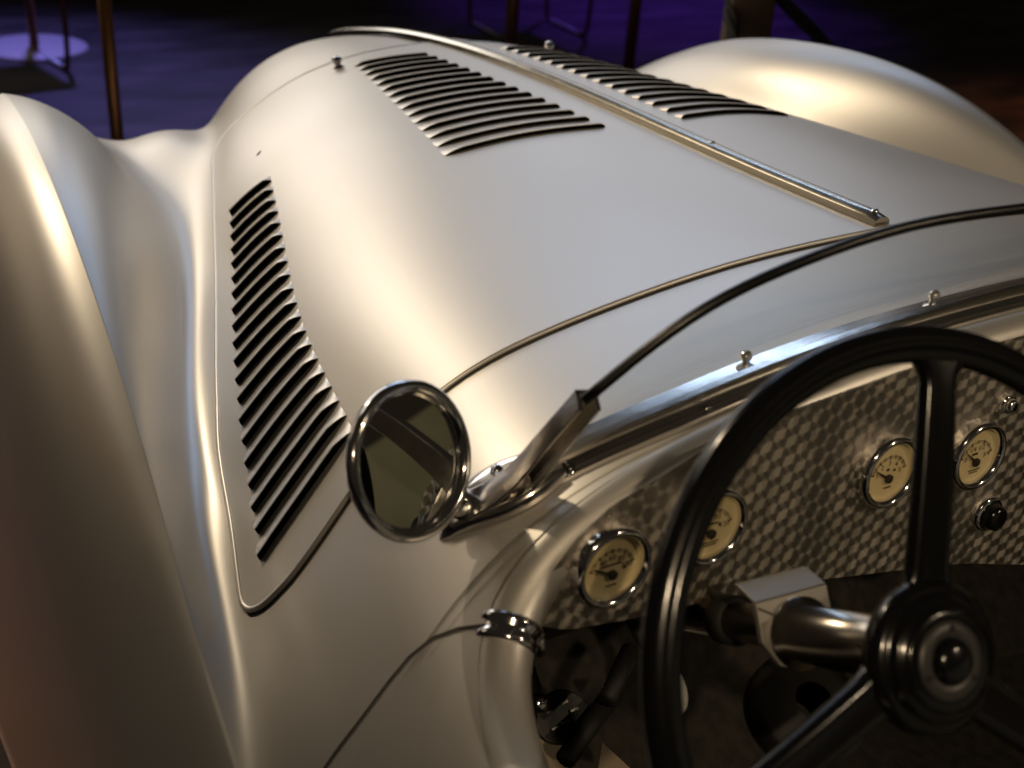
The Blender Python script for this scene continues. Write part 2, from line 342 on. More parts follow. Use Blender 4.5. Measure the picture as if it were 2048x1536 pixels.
# hood: a panel lying on the coachwork with its own edge, rounded at the corners
def hood_edge(t):
    """half width in u at fraction t of the length (0 rear, 1 front), corners rounded"""
    y = .852+t*1.05; um = float(np.interp(y, HEY, HEU))
    d0, d1 = t*1.05, (1-t)*1.0; k = 0
    if d0 < .04: k = (1-math.sqrt(max(0, 1-((.04-d0)/.04)**2)))*.16
    if d1 < .075: k = (1-math.sqrt(max(0, 1-((.075-d1)/.075)**2)))*.085
    return um-k
HEY = np.linspace(.84, 2.0, 117); HEU = gsm(np.interp(HEY, [.84, .91, .96, 1.01, 1.08, 1.16, 1.3, 2.0], [1.15, 1.122, 1.088, 1.052, 1.02, 1.003, .997, .995]), 3.0)
def hood_pt(s, t, off):
    u = s*hood_edge(t); y0, y1 = .852, hood_front(u); y = y0+(y1-y0)*t
    return S(u, y)+SN(u, y)*off, SN(u, y)
ts = np.concatenate([[0, .001, .003, .006, .01, .015, .021, .028, .036, .046, .058, .072], np.linspace(.085, .915, 90), 1-np.array([.072, .058, .046, .036, .028, .021, .015, .01, .006, .003, .001, 0])])
ss = np.linspace(-1, 1, 121)
hv, hn = [], []
for t in ts:
    for s in ss:
        p, n = hood_pt(s, t, .0035); hv.append(p); hn.append(n)
R_, C_ = len(ts), len(ss)
hf = [(i*C_+j, i*C_+j+1, (i+1)*C_+j+1, (i+1)*C_+j) for i in range(R_-1) for j in range(C_-1)]
hood = link('hood', hv, hf, SILVER, car, True, normals=hn)
ring = [(0, j) for j in range(C_)]+[(i, C_-1) for i in range(1, R_)]+[(R_-1, j) for j in range(C_-2, -1, -1)]+[(i, 0) for i in range(R_-2, 0, -1)]
outline = [hood_pt(ss[j], ts[i], 0.0) for i, j in ring]
# rolled bead along the hood edge, and the dark gap beside it
op = np.array([p for p, n in outline]); on_ = np.array([n for p, n in outline])
keep = [0]
for i in range(1, len(op)):
    if np.linalg.norm(op[i]-op[keep[-1]]) > .004: keep.append(i)
op, on_ = op[keep], on_[keep]
MB().tube(op+on_*.0018, .0033, 8, closed=True).build('hood_edge_bead', SILVER, hood)
tang = np.roll(op, -1, 0)-np.roll(op, 1, 0); side = np.cross(tang, on_); side /= np.linalg.norm(side, axis=1)[:, None]
ctr = op.mean(0)
if ((op-ctr)*side).sum() < 0: side = -side
MB().grid([[op[i]+side[i]*.0015+on_[i]*.0008, op[i]+side[i]*(.0066 if op[i][1] < .87 else .0032)+on_[i]*.0008] for i in range(len(op))], closed_u=True).build('hood_gap', SEAM, hood)

# centre strip along the hood
sp = []
for y in np.linspace(.858, 2.42, 90):
    o = S(0, y); n = SN(0, y); e = .0055
    fall = 1 if y > .875 else .75
    prof = [(-.0115, .001), (-.0105, .0085*fall), (-.006, .0125*fall), (0, .0138*fall), (.006, .0125*fall), (.0105, .0085*fall), (.0115, .001)]
    sp.append([o+np.array([a, 0, 0])+n*(h+.003) for a, h in prof])
mb = MB().grid(sp, flip=True); k0 = len(mb.v)
mb.add(sp[0], [tuple(range(7))]); mb.add(sp[-1], [tuple(range(7))[::-1]])
mb.build('hood_strip', STRIP, hood, auto=35)
for y in (.872, 1.16): MB().lathe([(.0001, .0052), (.003, .005), (.0045, .003), (.005, 0)], S(0, y)+np.array([0, 0, .0135]), SN(0, y), 14).build('strip_rivet', CHROME, hood)

# louvers: pressed blades, flush in front, black face painting the dark inside
def louver(u0, u1, y0, y1, w, h, e0, e1):
    """from (u0,y0) to (u1,y1); e0/e1: end taper lengths as fraction"""
    n, m = 18, 5; b = MB(); P = []; lip = []; foot = []
    for i in range(n+1):
        a = .5-.5*math.cos(math.pi*i/n); u = u0+(u1-u0)*a; y = y0+(y1-y0)*a+.004*math.sin(math.pi*a)
        ee = min(1, (a/e0))**.6 if a < e0 else (min(1, (1-a)/e1)**.6 if a > 1-e1 else 1)
        row = []
        for j in range(m+1):
            c = j/m; g = math.sin(c*math.pi/2)**1.25
            p = S(u, y+w*(1-c)); nn = SN(u, y+w*(1-c)); row.append(p+nn*(.0037+h*ee*g))
        nn = SN(u, y); p = S(u, y)
        row.append(p+nn*(.0037+max(h*ee-.0011, 0)))                        # thickness of the lip
        P.append(row)
        foot.append([p+nn*(.0039+max(h*ee-.0011, 0))+np.array([0, .0025, 0]), p+nn*.0030+np.array([0, .0006, 0])])
    fl_ = (u1 > u0)
    b.grid(P, 0, flip=not fl_); b.grid(foot, 1, flip=not fl_)
    return b
LV = 15
for sg in (-1, 1):
    for i in range(LV):
        k = i/(LV-1)
        uo, ui = .452-.06*k, .098+.05*k; yo, yi = 1.335+(1.863-1.335)*k, 1.308+(1.825-1.308)*k
        louver(sg*uo, sg*ui, yo, yi, .0235, .0061, .10, .02).build('louver', [SILVER, BLACK], hood, auto=50)
# side banks
ylow = np.interp(np.arange(20), [0, 3, 6, 8, 10, 12, 14, 16, 19], [1.545, 1.437, 1.327, 1.253, 1.183, 1.115, 1.049, .987, .900])
ylow = gsm(ylow, 2.0)
for sg in (-1, 1):
    for i in range(20):
        k = i/19; y = float(ylow[i]); yu = y+.012*k-.002
        louver(sg*float(np.interp(y, [.90, .99, 1.05, 1.12, 1.33, 1.54], [1.035, .982, .962, .95, .938, .928])), sg*(.797+.038*k), y, yu, .021, .0082, .03, .11).build('louver', [SILVER, BLACK], hood, auto=50)
# hood catches (domed buttons)
for sg in (-1, 1):
    p = S(sg*.44, 1.897); n = SN(sg*.44, 1.897)
    MB().lathe([(.0095, .002), (.010, .004), (.006, .006), (.0055, .010), (.0085, .013), (.009, .018), (.0065, .022), (.0001, .0235)], p, n, 20).build('hood_catch', CHROME, hood)
# small paint chip
p = S(-.81, 1.67); n = SN(-.81, 1.67); e1 = np.array([.6, .5, .6]); e1 -= n*e1.dot(n); e1 /= np.linalg.norm(e1); e2 = np.cross(n, e1)
MB().add([p+n*.0042+e1*a+e2*b_ for a, b_ in ((-.008, -.001), (-.002, -.0025), (.004, -.001), (.008, .0012), (.003, .002), (-.003, .0012))], [(0, 1, 2, 3, 4, 5)]).build('paint_chip', SEAM, hood)

# door shut line (left and right), a thin dark gap following the coachwork
gapc = smooth_path([(-.795, .590), (-.815, .607), (-.85, .63), (-.92, .648), (-1.03, .658), (-1.18, .662), (-1.5, .663), (-2.2, .663), (-2.9, .663)], 70)
for sg in (-1, 1):
    rows = []
    for i, (u, y) in enumerate(gapc):
        u = -abs(u)*(-sg) if sg < 0 else abs(u)
        p = S(u, y); n = SN(u, y); q = gapc[min(i+1, len(gapc)-1)]; q0 = gapc[max(i-1, 0)]
        t = S(sg*abs(q[0]), q[1])-S(sg*abs(q0[0]), q0[1]); t /= np.linalg.norm(t); w = np.cross(t, n)
        rows.append([p+n*.0008-w*.0016, p+n*.0008+w*.0016])
    MB().grid(rows, flip=(sg > 0)).build('door_gap', SEAM, body)
# ------------------------------------------------------------------ cockpit rim, windscreen
def rim_curve(off):
    L = []
    for x, y in RIMD:
        u = u_of_x(x, y); L.append(S(u, y)-SN(u, y)*off)
    L = np.array(L); Rr = L[::-1].copy(); Rr[:, 0] *= -1
    return np.concatenate([Rr[:-1], L])
RR = .0225
rc = rim_curve(RR-.0008); rc = gsm(rc, 2.0)
MB().tube(rc, RR, 20).build('cockpit_rim', SILVER, car)
# chrome collar round the rim where the door meets the scuttle
mid = len(rc)//2
k = min(range(mid, len(rc)), key=lambda i: abs(rc[i][1]-.583)+ (0 if rc[i][0] < -.5 else 9))
for dk, nm in ((0, 'rim_collar'),):
    seg = rc[k-2:k+3]; t = seg[-1]-seg[0]; t /= np.linalg.norm(t); c0 = rc[k]
    MB().lathe([(RR-.002, -.011), (RR+.0014, -.0105), (RR+.0024, -.008), (RR+.0024, -.005), (RR+.0006, -.0025), (RR+.0006, .0025), (RR+.0024, .005), (RR+.0024, .008), (RR+.0014, .0105), (RR-.002, .011)], c0, t, 40).build(nm, CHROME, car)
    n = np.array([.72, -.25, .1]); n /= np.linalg.norm(n)
    MB().lathe([(.016, 0), (.018, .003), (.017, .007), (.011, .010), (.0001, .011)], c0+np.array([.030, .012, -.022]), n, 22).build('door_button', CHROME, car)

# windscreen base: polished plate, raised glass channel behind it, end feet
BX = np.linspace(-.60, .60, 61)
def base_y(x): return .664+.020*max(0, (abs(x)-.42)/.18)**1.6
def strip(xs, dy0, dy1, h0, h1, name, m, parent, ends=True):
    P = []
    for x in xs:
        y = base_y(x); a = on_x(x, y+dy1, 0); b_ = on_x(x, y+dy0, 0); n = SN(u_of_x(x, y), y)
        P.append([a+n*h0, a+n*(h1-.001), a+n*h1-(a-b_)*.06, b_+n*h1+(a-b_)*.06, b_+n*(h1-.001), b_+n*h0])
    mb = MB().grid(P); mb.add(P[0], [tuple(range(6))]); mb.add(P[-1], [tuple(range(6))[::-1]])
    return mb.build(name, m, parent, auto=30)
ws = strip(BX, -.006, .020, -.002, .0055, 'windscreen_base', ALLOY, car)
strip(BX, -.014, -.0062, -.002, .016, 'glass_channel', ALLOY, ws)
strip(np.linspace(-.60, .60, 61), -.0175, -.0142, -.002, .006, 'gasket', RUBBER, ws)
strip(np.linspace(-.585, .585, 61), -.026, -.0178, -.002, .003, 'rear_trim', ALLOY, ws)
for sg in (-1, 1):                                   # rounded foot at each end
    P = []
    for a in np.linspace(0, 1, 16):
        x = .535+.088*a; y = .667+.026*a; wd = (.018+.013*math.sin(math.pi*min(1, a*1.15)))*math.sqrt(max(1e-4, 1-max(0, (a-.55)/.45)**2.2)); row = []
        c0 = on_x(-x, y); n = SN(u_of_x(-x, y), y); tv = on_x(-x-.01, y)-on_x(-x+.01, y); tv /= np.linalg.norm(tv); w = np.cross(n, tv)
        hh = .013*math.sqrt(max(.02, 1-max(0, (a-.6)/.4)**2))
        for th in np.linspace(0, math.pi, 11):
            cs, sn = math.cos(th), math.sin(th)
            q = c0+w*wd*math.copysign(abs(cs)**.6, cs)+n*(hh*sn**.55+.0005); q = q.copy(); q[0] *= -sg; row.append(q)
        P.append(row)
    MB().grid(P, flip=sg > 0).build('windscreen_foot', ALLOY, ws)
# posts: open channels carrying the ends of the glass
GB = [(-.592, .652), (-.52, .650), (-.42, .6475), (-.30, .6475), (-.15, .6475), (0, .6475)]
gtop = smooth_path([(-.571, .592, 1.006), (-.49, .575, 1.070), (-.413, .566, 1.098), (-.318, .560, 1.1135), (-.195, .549, 1.1165), (0, .545, 1.117)], 40)
gbot = np.array([on_x(x, y, .014) for x, y in smooth_path(GB, 40)])
GT = np.concatenate([gtop, gtop[-2::-1]*[-1, 1, 1]]); GBt = np.concatenate([gbot, gbot[-2::-1]*[-1, 1, 1]])
rows_f = [[GBt[i]*(1-t)+GT[i]*t+np.array([0, -.010*math.sin(math.pi*t), .0]) for t in np.linspace(0, 1, 9)] for i in range(len(GT))]
back = [[p+np.array([0, -.0026, -.0012]) for p in r] for r in rows_f]
mb = MB().grid(rows_f); mb.grid(back, flip=True)
mb.build('windscreen_glass', PLEXI, ws)
MB().tube(GT+np.array([0, -.0013, .001]), .0042, 10).build('glass_edging', EDGING, ws)
for sg in (-1, 1):
    path = smooth_path([at(945, 1022, Y=.682), at(1010, 985, Y=.668), at(1062, 937, Y=.653), at(1105, 884, Y=.637), at(1145, 836, Y=.621), at(1176, 800, Y=.606)], 24)
    P = []
    for i, p in enumerate(path):
        t = path[min(i+1, 23)]-path[max(i-1, 0)]; t /= np.linalg.norm(t)
        a = np.array([1., -.25, 0]); a -= t*a.dot(t); a /= np.linalg.norm(a); b_ = np.cross(t, a)     # a: across, b: fore and aft
        k = i/23; wa = .0088+.003*(1-k); wb = .0085+.0045*(1-k)**2
        prof = [(wa, -wb), (wa, wb), (-wa, wb), (-wa, -wb), (-wa+.003, -wb), (-wa+.003, wb-.003), (wa-.003, wb-.003), (wa-.003, -wb)]
        P.append([(p+a*x_+b_*y_)*np.array([-sg, 1, 1]) for x_, y_ in prof])
    mb = MB().grid(P, closed_v=True, flip=sg > 0); mb.add(P[-1], [(0, 1, 6, 7), (1, 2, 5, 6), (2, 3, 4, 5)])
    mb.build('windscreen_post', ALLOY, ws, auto=30, bevel=.0012)
# tonneau studs on the plate, screws on the rear trim
for x in (-.570, -.345, -.125, .125, .345, .570):
    y = base_y(x)+.007; p = on_x(x, y, .0045); n = SN(u_of_x(x, y), y)
    MB().lathe([(.0085, 0), (.0085, .0015), (.004, .003), (.0033, .009), (.0052, .011), (.0055, .014), (.0035, .017), (.0001, .0175)], p, n, 16).build('tonneau_stud', CHROME, ws)
for x in (-.53, -.405, -.25, .25, .405, .53):
    y = base_y(x)-.022; p = on_x(x, y, .002); n = SN(u_of_x(x, y), y)
    MB().lathe([(.0045, 0), (.004, .0025), (.0001, .003)], p, n, 12).build('screw', CHROME, ws)

# ------------------------------------------------------------------ rear view mirror
mc = CAM+pix(815, 922)*.905
mn = np.array([.325, -.856, .404]); mn /= np.linalg.norm(mn)
mirror = MB()
RM = .0565
mirror.lathe([(.0001, -.026), (.018, -.025), (.036, -.019), (.049, -.010), (.0570, -.003), (.0605, .0005), (.0618, .004), (.0610, .0075), (.0585, .0095), (.0550, .0092), (.0525, .0070), (.0510, .0040), (.0500, .001)], mc, mn, 56)
mir = mirror.build('mirror', CHROME, car)
MB().lathe([(.0001, .0018), (.0515, .0018)], mc, mn, 56).build('mirror_glass', GLASSM, mir, smooth=False)
ft = on_x(-.603, .682, .012); st = mc+np.array([.047, .010, -.026])
MB().tube(smooth_path([mc+np.array([.030, .018, -.015]), st+np.array([.004, .006, -.004]), ft+np.array([-.008, .0, .020]), ft+np.array([0, 0, .004])], 16), [.006]*5+[.0065]*6+[.0075, .0085, .009, .0095, .010], 14).build('mirror_stem', CHROME, mir)
MB().lathe([(.0115, -.006), (.0125, -.002), (.0125, .004), (.010, .008), (.0001, .010)], ft+np.array([-.004, 0, .012]), np.array([-.8, -.1, .6]), 20).build('mirror_joint', CHROME, mir)

# ------------------------------------------------------------------ dashboard
DY = .592
def dash_y(z): return DY+.10*(z-.85)
top = [at(x, y, Y=DY+.004) for x, y in ((1090, 1150), (1150, 1080), (1230, 1010), (1320, 960), (1420, 900), (1500, 865), (1620, 820), (1860, 735), (2048, 680))]
low = [at(x, y, Y=DY) for x, y in ((1062, 1245), (1130, 1252), (1240, 1232), (1340, 1207), (1480, 1178), (1600, 1152), (1720, 1136), (1830, 1121), (1910, 1112), (2048, 1112))]
top = [(p[0], p[2]) for p in top]; low = [(p[0], p[2]) for p in low]
xs = np.linspace(-.60, 0, 61)
zt = np.interp(xs, [p[0] for p in top], [p[1] for p in top]); zl = np.interp(xs, [p[0] for p in low], [p[1] for p in low])
xs = np.concatenate([xs, -xs[-2::-1]]); zt = np.concatenate([zt, zt[-2::-1]]); zl = np.concatenate([zl, zl[-2::-1]])
zt = np.maximum(zt, zl+.004)
P = [[(x, dash_y(a*b_+(1-a)*c_), a*b_+(1-a)*c_) for a in np.linspace(0, 1, 9)] for x, b_, c_ in zip(xs, zt, zl)]
mb = MB().grid(P); mb.grid([[r[0], (r[0][0], r[0][1]+.003, r[0][2])] for r in P], flip=True)
dash = mb.build('dashboard', TURNED, car)

def text_mesh(txt, size, o, ax, az, depth=.0):
    cu = bpy.data.curves.new('t', 'FONT'); cu.body = txt; cu.size = size; cu.align_x = 'CENTER'; cu.align_y = 'CENTER'; cu.resolution_u = 2
    ob = bpy.data.objects.new('t', cu); COL.objects.link(ob)
    dg = bpy.context.evaluated_depsgraph_get(); dg.update()
    me = bpy.data.meshes.new_from_object(ob.evaluated_get(dg))
    v = [np.array(o)+np.array(ax)*w.co.x+np.array(az)*w.co.y for w in me.vertices]; f = [tuple(p.vertices) for p in me.polygons]
    bpy.data.objects.remove(ob); bpy.data.curves.remove(cu); bpy.data.meshes.remove(me)
    return v, f
def gauge(px, py, label, nums, needle, extra):
    z = at(px, py, Y=DY)[2]; c0 = at(px, py, Y=dash_y(z)-.006); n = np.array([0, -1., .10]); n /= np.linalg.norm(n)
    ax = np.array([1., 0, 0]); az = np.cross(ax, n)*-1; az = az if az[2] > 0 else -az
    R = .0335
    g = MB().lathe([(R+.001, -.008), (R+.0015, .002), (R+.001, .006), (R-.0015, .0085), (R-.004, .008), (R-.006, .005), (R-.0062, .001)], c0, n, 48).build('gauge', CHROME, car)
    g['label'] = label
    MB().lathe([(.0001, .0012), (R-.006, .0012)], c0, n, 48).build('dial', CREAM, g, smooth=False)
    mk = MB(); o = c0+n*.0016-az*.007
    pol = lambda a, r: o+ax*r*math.cos(a)+az*r*math.sin(a)
    A0, A1 = math.radians(160), math.radians(20)
    for r0, r1 in ((.0212, .0218), (.0196, .0200)):
        mk.grid([[pol(A0+(A1-A0)*t, r0*1.0), pol(A0+(A1-A0)*t, r1)] for t in np.linspace(0, 1, 25)])
    for i in range(len(nums)*2-1):
        a = A0+(A1-A0)*i/(len(nums)*2-2); w = .0004 if i % 2 else .0007; d = np.array(-ax*math.sin(a)+az*math.cos(a))
        mk.add([pol(a, .0186)-d*w, pol(a, .0186)+d*w, pol(a, .0226)+d*w, pol(a, .0226)-d*w], [(0, 1, 2, 3)])
    for i, s_ in enumerate(nums):
        a = A0+(A1-A0)*i/(len(nums)-1); mk.add(*text_mesh(s_, .0072, pol(a, .0148), ax, az))
    for w, h, dx, dz in extra:
        cc = o+ax*dx+az*dz; mk.add([cc-ax*w-az*h, cc+ax*w-az*h, cc+ax*w+az*h, cc-ax*w+az*h], [(0, 1, 2, 3)])
    mk.build('dial_marks', INK, g, smooth=False)
    nd = MB(); a = math.radians(needle); d = ax*math.cos(a)+az*math.sin(a); w = -ax*math.sin(a)+az*math.cos(a); oo = o+n*.0016
    nd.prism([oo-d*.004-w*.0013, oo+d*.012-w*.0009, oo+d*.0215-w*.0002, oo+d*.0215+w*.0002, oo+d*.012+w*.0009, oo-d*.004+w*.0013], n*.0006)
    nd.lathe([(.0042, -.001), (.0042, .0012), (.003, .0018), (.0001, .002)], oo, n, 18)
    nd.build('needle', INK, g, smooth=False)
    MB().lathe([(.0001, .0068), (.012, .0064), (R-.0058, .0052)], c0, n, 32).build('cover_glass', DIALGLASS, g)
    return g
gauge(1222, 1131, 'dim gauge beside the door end of the dash', ['0', '40', '60', '80', '100'], 150, [(.010, .0009, -.001, .0085), (.005, .0008, 0, -.010), (.0014, .0014, .012, .003)])
gauge(1420, 1050, 'gauge partly behind the left of the steering wheel rim', ['0', '50', '90', '120'], 146, [(.0075, .0009, 0, .0085), (.009, .0007, 0, -.0085), (.007, .0007, 0, -.011), (.0015, .0015, .009, .006)])
gauge(1775, 941, 'gauge reading one to five between rim and upright spoke', ['1', '2', '3', '4', '5'], 146, [(.0018, .0013, -.001, .0085), (.0015, .0013, .007, .0065), (.0045, .0008, .001, -.0095)])
gauge(1950, 909, 'gauge partly behind the upright spoke', ['0', '1/4', '1/2', '3/4'], 140, [(.004, .0012, -.002, .0085), (.008, .0007, .001, -.0085), (.006, .0006, 0, -.011)])
def knob(px, py, r, deep, name, mats=(CHROME, BAKE)):
    z = at(px, py, Y=DY)[2]; c0 = at(px, py, Y=dash_y(z)-.010); c0[1] = dash_y(c0[2]); n = np.array([0, -1., .10])
    mb = MB().lathe([(r, 0), (r, .004), (r*.86, .007), (r*.7, .006)], c0, n, 28, 0)
    mb.lathe([(r*.72, .002), (r*.70, deep*.7), (r*.6, deep*.95), (r*.45, deep), (.0001, deep)], c0, n, 28, 1)
    return mb.build(name, list(mats), dash)
knob(1990, 1038, .019, .018, 'ignition_switch')
knob(2027, 815, .0095, .012, 'dash_knob', (CHROME, CHROME))
# mirror copies of the dials do not exist: the passenger side only has the panel

# ------------------------------------------------------------------ steering wheel and column
H = np.array([-.445, .354, .915]); wn_ = np.array([-.073, -.84, .537]); wn_ /= np.linalg.norm(wn_)
wa = np.cross([0, 0, 1.], wn_); wa /= np.linalg.norm(wa); wb = np.cross(wn_, wa)
if wa[0] < 0: wa = -wa
if wb[2] < 0: wb = -wb
RW = .2015
wheel = empty('steering_wheel', tuple(H)); wheel.parent = car
def wpt(ang, r, h): return wa*r*math.cos(ang)+wb*r*math.sin(ang)+wn_*h         # relative to the hub
prof = []
for k in range(28):                                   # rim section with fine grooves on its face
    t = 2*math.pi*k/28; g = .0007*(1 if k % 2 else -1) if 3 <= k <= 11 else 0
    prof.append((.0125*math.cos(t)*(1+g*20), (.0110+g)*math.sin(t)))
MB().grid([[wpt(a, RW+x, y) for x, y in prof] for a in np.linspace(0, 2*math.pi, 97)[:-1]], closed_u=True, closed_v=True).build('rim', BAKE, wheel, auto=60)
for ang in (77, 197, 317):
    a = math.radians(ang); d = wa*math.cos(a)+wb*math.sin(a); w = -wa*math.sin(a)+wb*math.cos(a); P = []
    for r in np.linspace(.030, RW-.004, 40):
        k = (r-.030)/(RW-.034); wd = .0175-.0045*k+.020*max(0, (k-.86)/.14)**2.2+.012*max(0, (.16-k)/.16)**2; th = .0085-.001*k; h0 = -.012*(1-k)**1.5
        row = []
        for q in range(20):
            tt = 2*math.pi*q/20; cs, sn = math.cos(tt), math.sin(tt)
            row.append(d*r+w*wd*math.copysign(abs(cs)**.7, cs)+wn_*(h0+th*math.copysign(abs(sn)**.8, sn)-(.0022*math.exp(-(cs/.35)**2) if sn > 0 else 0)))
        P.append(row)
    MB().grid(P, closed_v=True, flip=True).build('spoke', BAKE, wheel)
hub = MB().lathe([(.018, -.040), (.038, -.026), (.048, -.014), (.0505, -.007), (.0495, -.001), (.044, .003), (.0405, .0032), (.0395, .0065), (.0375, .0085), (.0335, .0088), (.0325, .011), (.030, .0122), (.0245, .0118)], (0, 0, 0), wn_, 56).build('hub', BAKE, wheel)
MB().lathe([(.0255, .0120), (.0246, .0136), (.0165, .0140), (.0150, .0128)], (0, 0, 0), wn_, 48).build('horn_ring', mat('dull black enamel', (.035, .034, .033), .38), wheel)
MB().lathe([(.0153, .0120), (.0148, .0155), (.0125, .0185), (.0078, .0202), (.0001, .0206)], (0, 0, 0), wn_, 40).build('horn_button', BAKE, wheel)
for ang in (77, 197, 317):
    a = math.radians(ang); MB().lathe([(.0022, 0), (.002, .0012), (.0001, .0014)], wpt(a, .0205, .0137), wn_, 10).build('screw', DARKMET, wheel)
col = MB().lathe([(.0215, -.03), (.0215, -.137), (.0275, -.138), (.0262, -.150), (.016, -.152), (.0165, -.60)], H, wn_, 32).build('steering_column', mat('polished column tube', (.42, .38, .33), .22, 1.0), car)
def wc(x, y, z): return H+wa*x+wb*y+wn_*z
# bracket plate that hangs the column from the dash
bz = -.142; P = []
for sx, y_ in ((-.034, .030), (.031, .030), (.032, .0), (.022, -.020), (0, -.028), (-.022, -.020), (-.034, .0)): P.append(wc(sx, y_, bz))
MB().prism(P, -wn_*.006).build('column_bracket', PLATE, car, smooth=False, bevel=.001)
MB().prism([wc(-.034, .0305, bz), wc(.031, .0305, bz), wc(.032, .042, bz-.022), wc(-.033, .042, bz-.022)], -wn_*.006).build('bracket_flange', PLATE, car, smooth=False, bevel=.001)
MB().tube([wc(-.033, .026, bz+.0008), wc(-.012, .013, bz+.0008)], .0007, 6).build('bracket_split', SEAM, car)
MB().lathe([(.013, 0), (.0205, 0), (.0205, -.018), (.013, -.018)], wc(0, 0, -.225), wn_, 28).build('column_clamp', DARKMET, car)
MB().lathe([(.016, -.0), (.044, -.005), (.047, -.010), (.047, -.030), (.043, -.036), (.016, -.038)], wc(.022, -.062, -.17), wn_*.6+np.array([0, 0, .8]), 36).build('column_drum', DARKMET, car)

# ------------------------------------------------------------------ inside of the cockpit
def sheet(pts, name, m, thick=(0, 0, -.004)): return MB().prism(pts, thick).build(name, m, car, smooth=False)
sheet([(-.70, 1.30, .20), (.70, 1.30, .20), (.70, -.3, .20), (-.70, -.3, .20)], 'cockpit_floor', FOOTSHADE)
sheet([(-.66, .80, .21), (.66, .80, .21), (.60, 1.25, .62), (-.60, 1.25, .62)], 'toe_board', FOOTSHADE)
sheet([(-.60, 1.25, .60), (.60, 1.25, .60), (.40, 1.25, .84), (-.40, 1.25, .84)], 'firewall', DARKMET, (0, .004, 0))
for sg in (-1, 1):
    sheet([(sg*.70, -.3, .2), (sg*.70, 1.3, .2), (sg*.615, 1.3, .70), (sg*.645, .60, .79), (sg*.66, .2, .75), (sg*.66, -.3, .75)], 'cockpit_lining', DARKMET, (sg*.004, 0, 0))
sheet([(-.66, 1.05, .22), (.66, 1.05, .22), (.55, .78, .86), (-.55, .78, .86)], 'under_dash_shade', DARKMET, (0, .004, 0))  # added dark sheet standing in for the shade under the dash
# tan sheets painted bright where light falls in the footwell
sheet([at(1058, 1440, Z=.50), at(1190, 1440, Z=.50), at(1160, 1490, Z=.50), at(1120, 1560, Z=.50), at(1060, 1560, Z=.50)], 'lit_kick_patch', LITPATCH, (0, 0, -.004))
sheet([at(1195, 1545, Z=.48), at(1205, 1485, Z=.48), at(1260, 1536, Z=.48), at(1265, 1560, Z=.48)], 'lit_floor_patch', LITPATCH)
sheet([at(1205, 1372, Z=.52), at(1245, 1368, Z=.52), at(1232, 1402, Z=.52)], 'lit_corner_patch', LITPATCH)
fp = CAM+pix(1128, 1432)*1.17
pd = MB(); pn = np.array([-.05, -.62, .78]); pn /= np.linalg.norm(pn); pa = np.array([1., 0, 0]); pa -= pn*pa.dot(pn); pa /= np.linalg.norm(pa); pb = np.cross(pn, pa)
ringp = [fp+pa*(.030*math.cos(t)*(1-.15*math.sin(t)))+pb*.026*math.sin(t) for t in np.linspace(0, 2*math.pi, 29)[:-1]]
pd.prism(ringp, -pn*.008)
pedal = pd.build('pedal', RUBBER, car, smooth=False, bevel=.002)
for dx, dy in ((-.012, .008), (.004, .012), (.012, .002), (-.002, -.006), (-.013, -.008)):
    MB().box(fp+pa*dx+pb*dy+pn*.001, pa*.0045, pb*.0012, pn*.0016).build('pedal_rib', PLATE, pedal, smooth=False)
MB().tube([fp-pn*.006, fp-pn*.05+pb*.03, fp+np.array([.02, .18, .05])], .008, 10).build('pedal_arm', DARKMET, pedal)
fp2 = CAM+pix(1340, 1375)*1.25
ringp = [fp2+pa*.020*math.cos(t)+pb*.030*math.sin(t) for t in np.linspace(0, 2*math.pi, 29)[:-1]]
MB().prism(ringp, -pn*.008).build('pedal', PLATE, car, smooth=False, bevel=.002)
MB().tube([fp2-pn*.006, fp2+np.array([.01, .16, .06])], .008, 10).build('pedal_arm', DARKMET, car)
b0 = CAM+pix(1070, 1408)*1.0
MB().lathe([(.008, 0), (.009, .004), (.006, .009), (.0001, .011)], b0, (.8, -.4, .3), 16).build('lever_knob', CHROME, car)
for (xa, ya), (xb, yb), r in (((1130, 1520), (1215, 1400), .010), ((1215, 1400), (1260, 1300), .009)):
    MB().tube([CAM+pix(xa, ya)*1.12, CAM+pix(xb, yb)*1.18], r, 10).build('brake_rod', DARKMET, car)
# seat backs: seen in the mirror
P = []
for a in np.linspace(0, 1, 18):
    z = .30+.70*a; row = []
    for t in np.linspace(-1, 1, 31):
        row.append((.64*t, -.20-.14*a+.05*abs(t)**4, z))
    P.append(row)
mb = MB().grid(P); mb.grid([[(x, y-.09, z) for x, y, z in r] for r in P], flip=True)
mb.grid([P[-1], [(x, y-.09, z) for x, y, z in P[-1]]]); mb.build('seat_back', SEAT, car, auto=40)
MB().box((0, .02, .30), (.60, 0, 0), (0, .23, .02), (0, 0, .07)).build('seat_cushion', SEAT, car, bevel=.03)
# front wheels inside the fenders carry the coachwork
for sg in (-1, 1):
    MB().lathe([(.20, -.07), (.30, -.075), (.325, -.05), (.33, 0), (.325, .05), (.30, .075), (.20, .07)], (sg*.70, 1.62, .33), (1, 0, 0), 40).build('tyre', TYRE, car)
    MB().lathe([(.0001, .05), (.06, .05), (.07, .02), (.20, .03), (.205, 0), (.20, -.05)], (sg*.70, 1.62, .33), (sg, 0, 0), 36).build('wheel_disc', SILVER_IN, car)
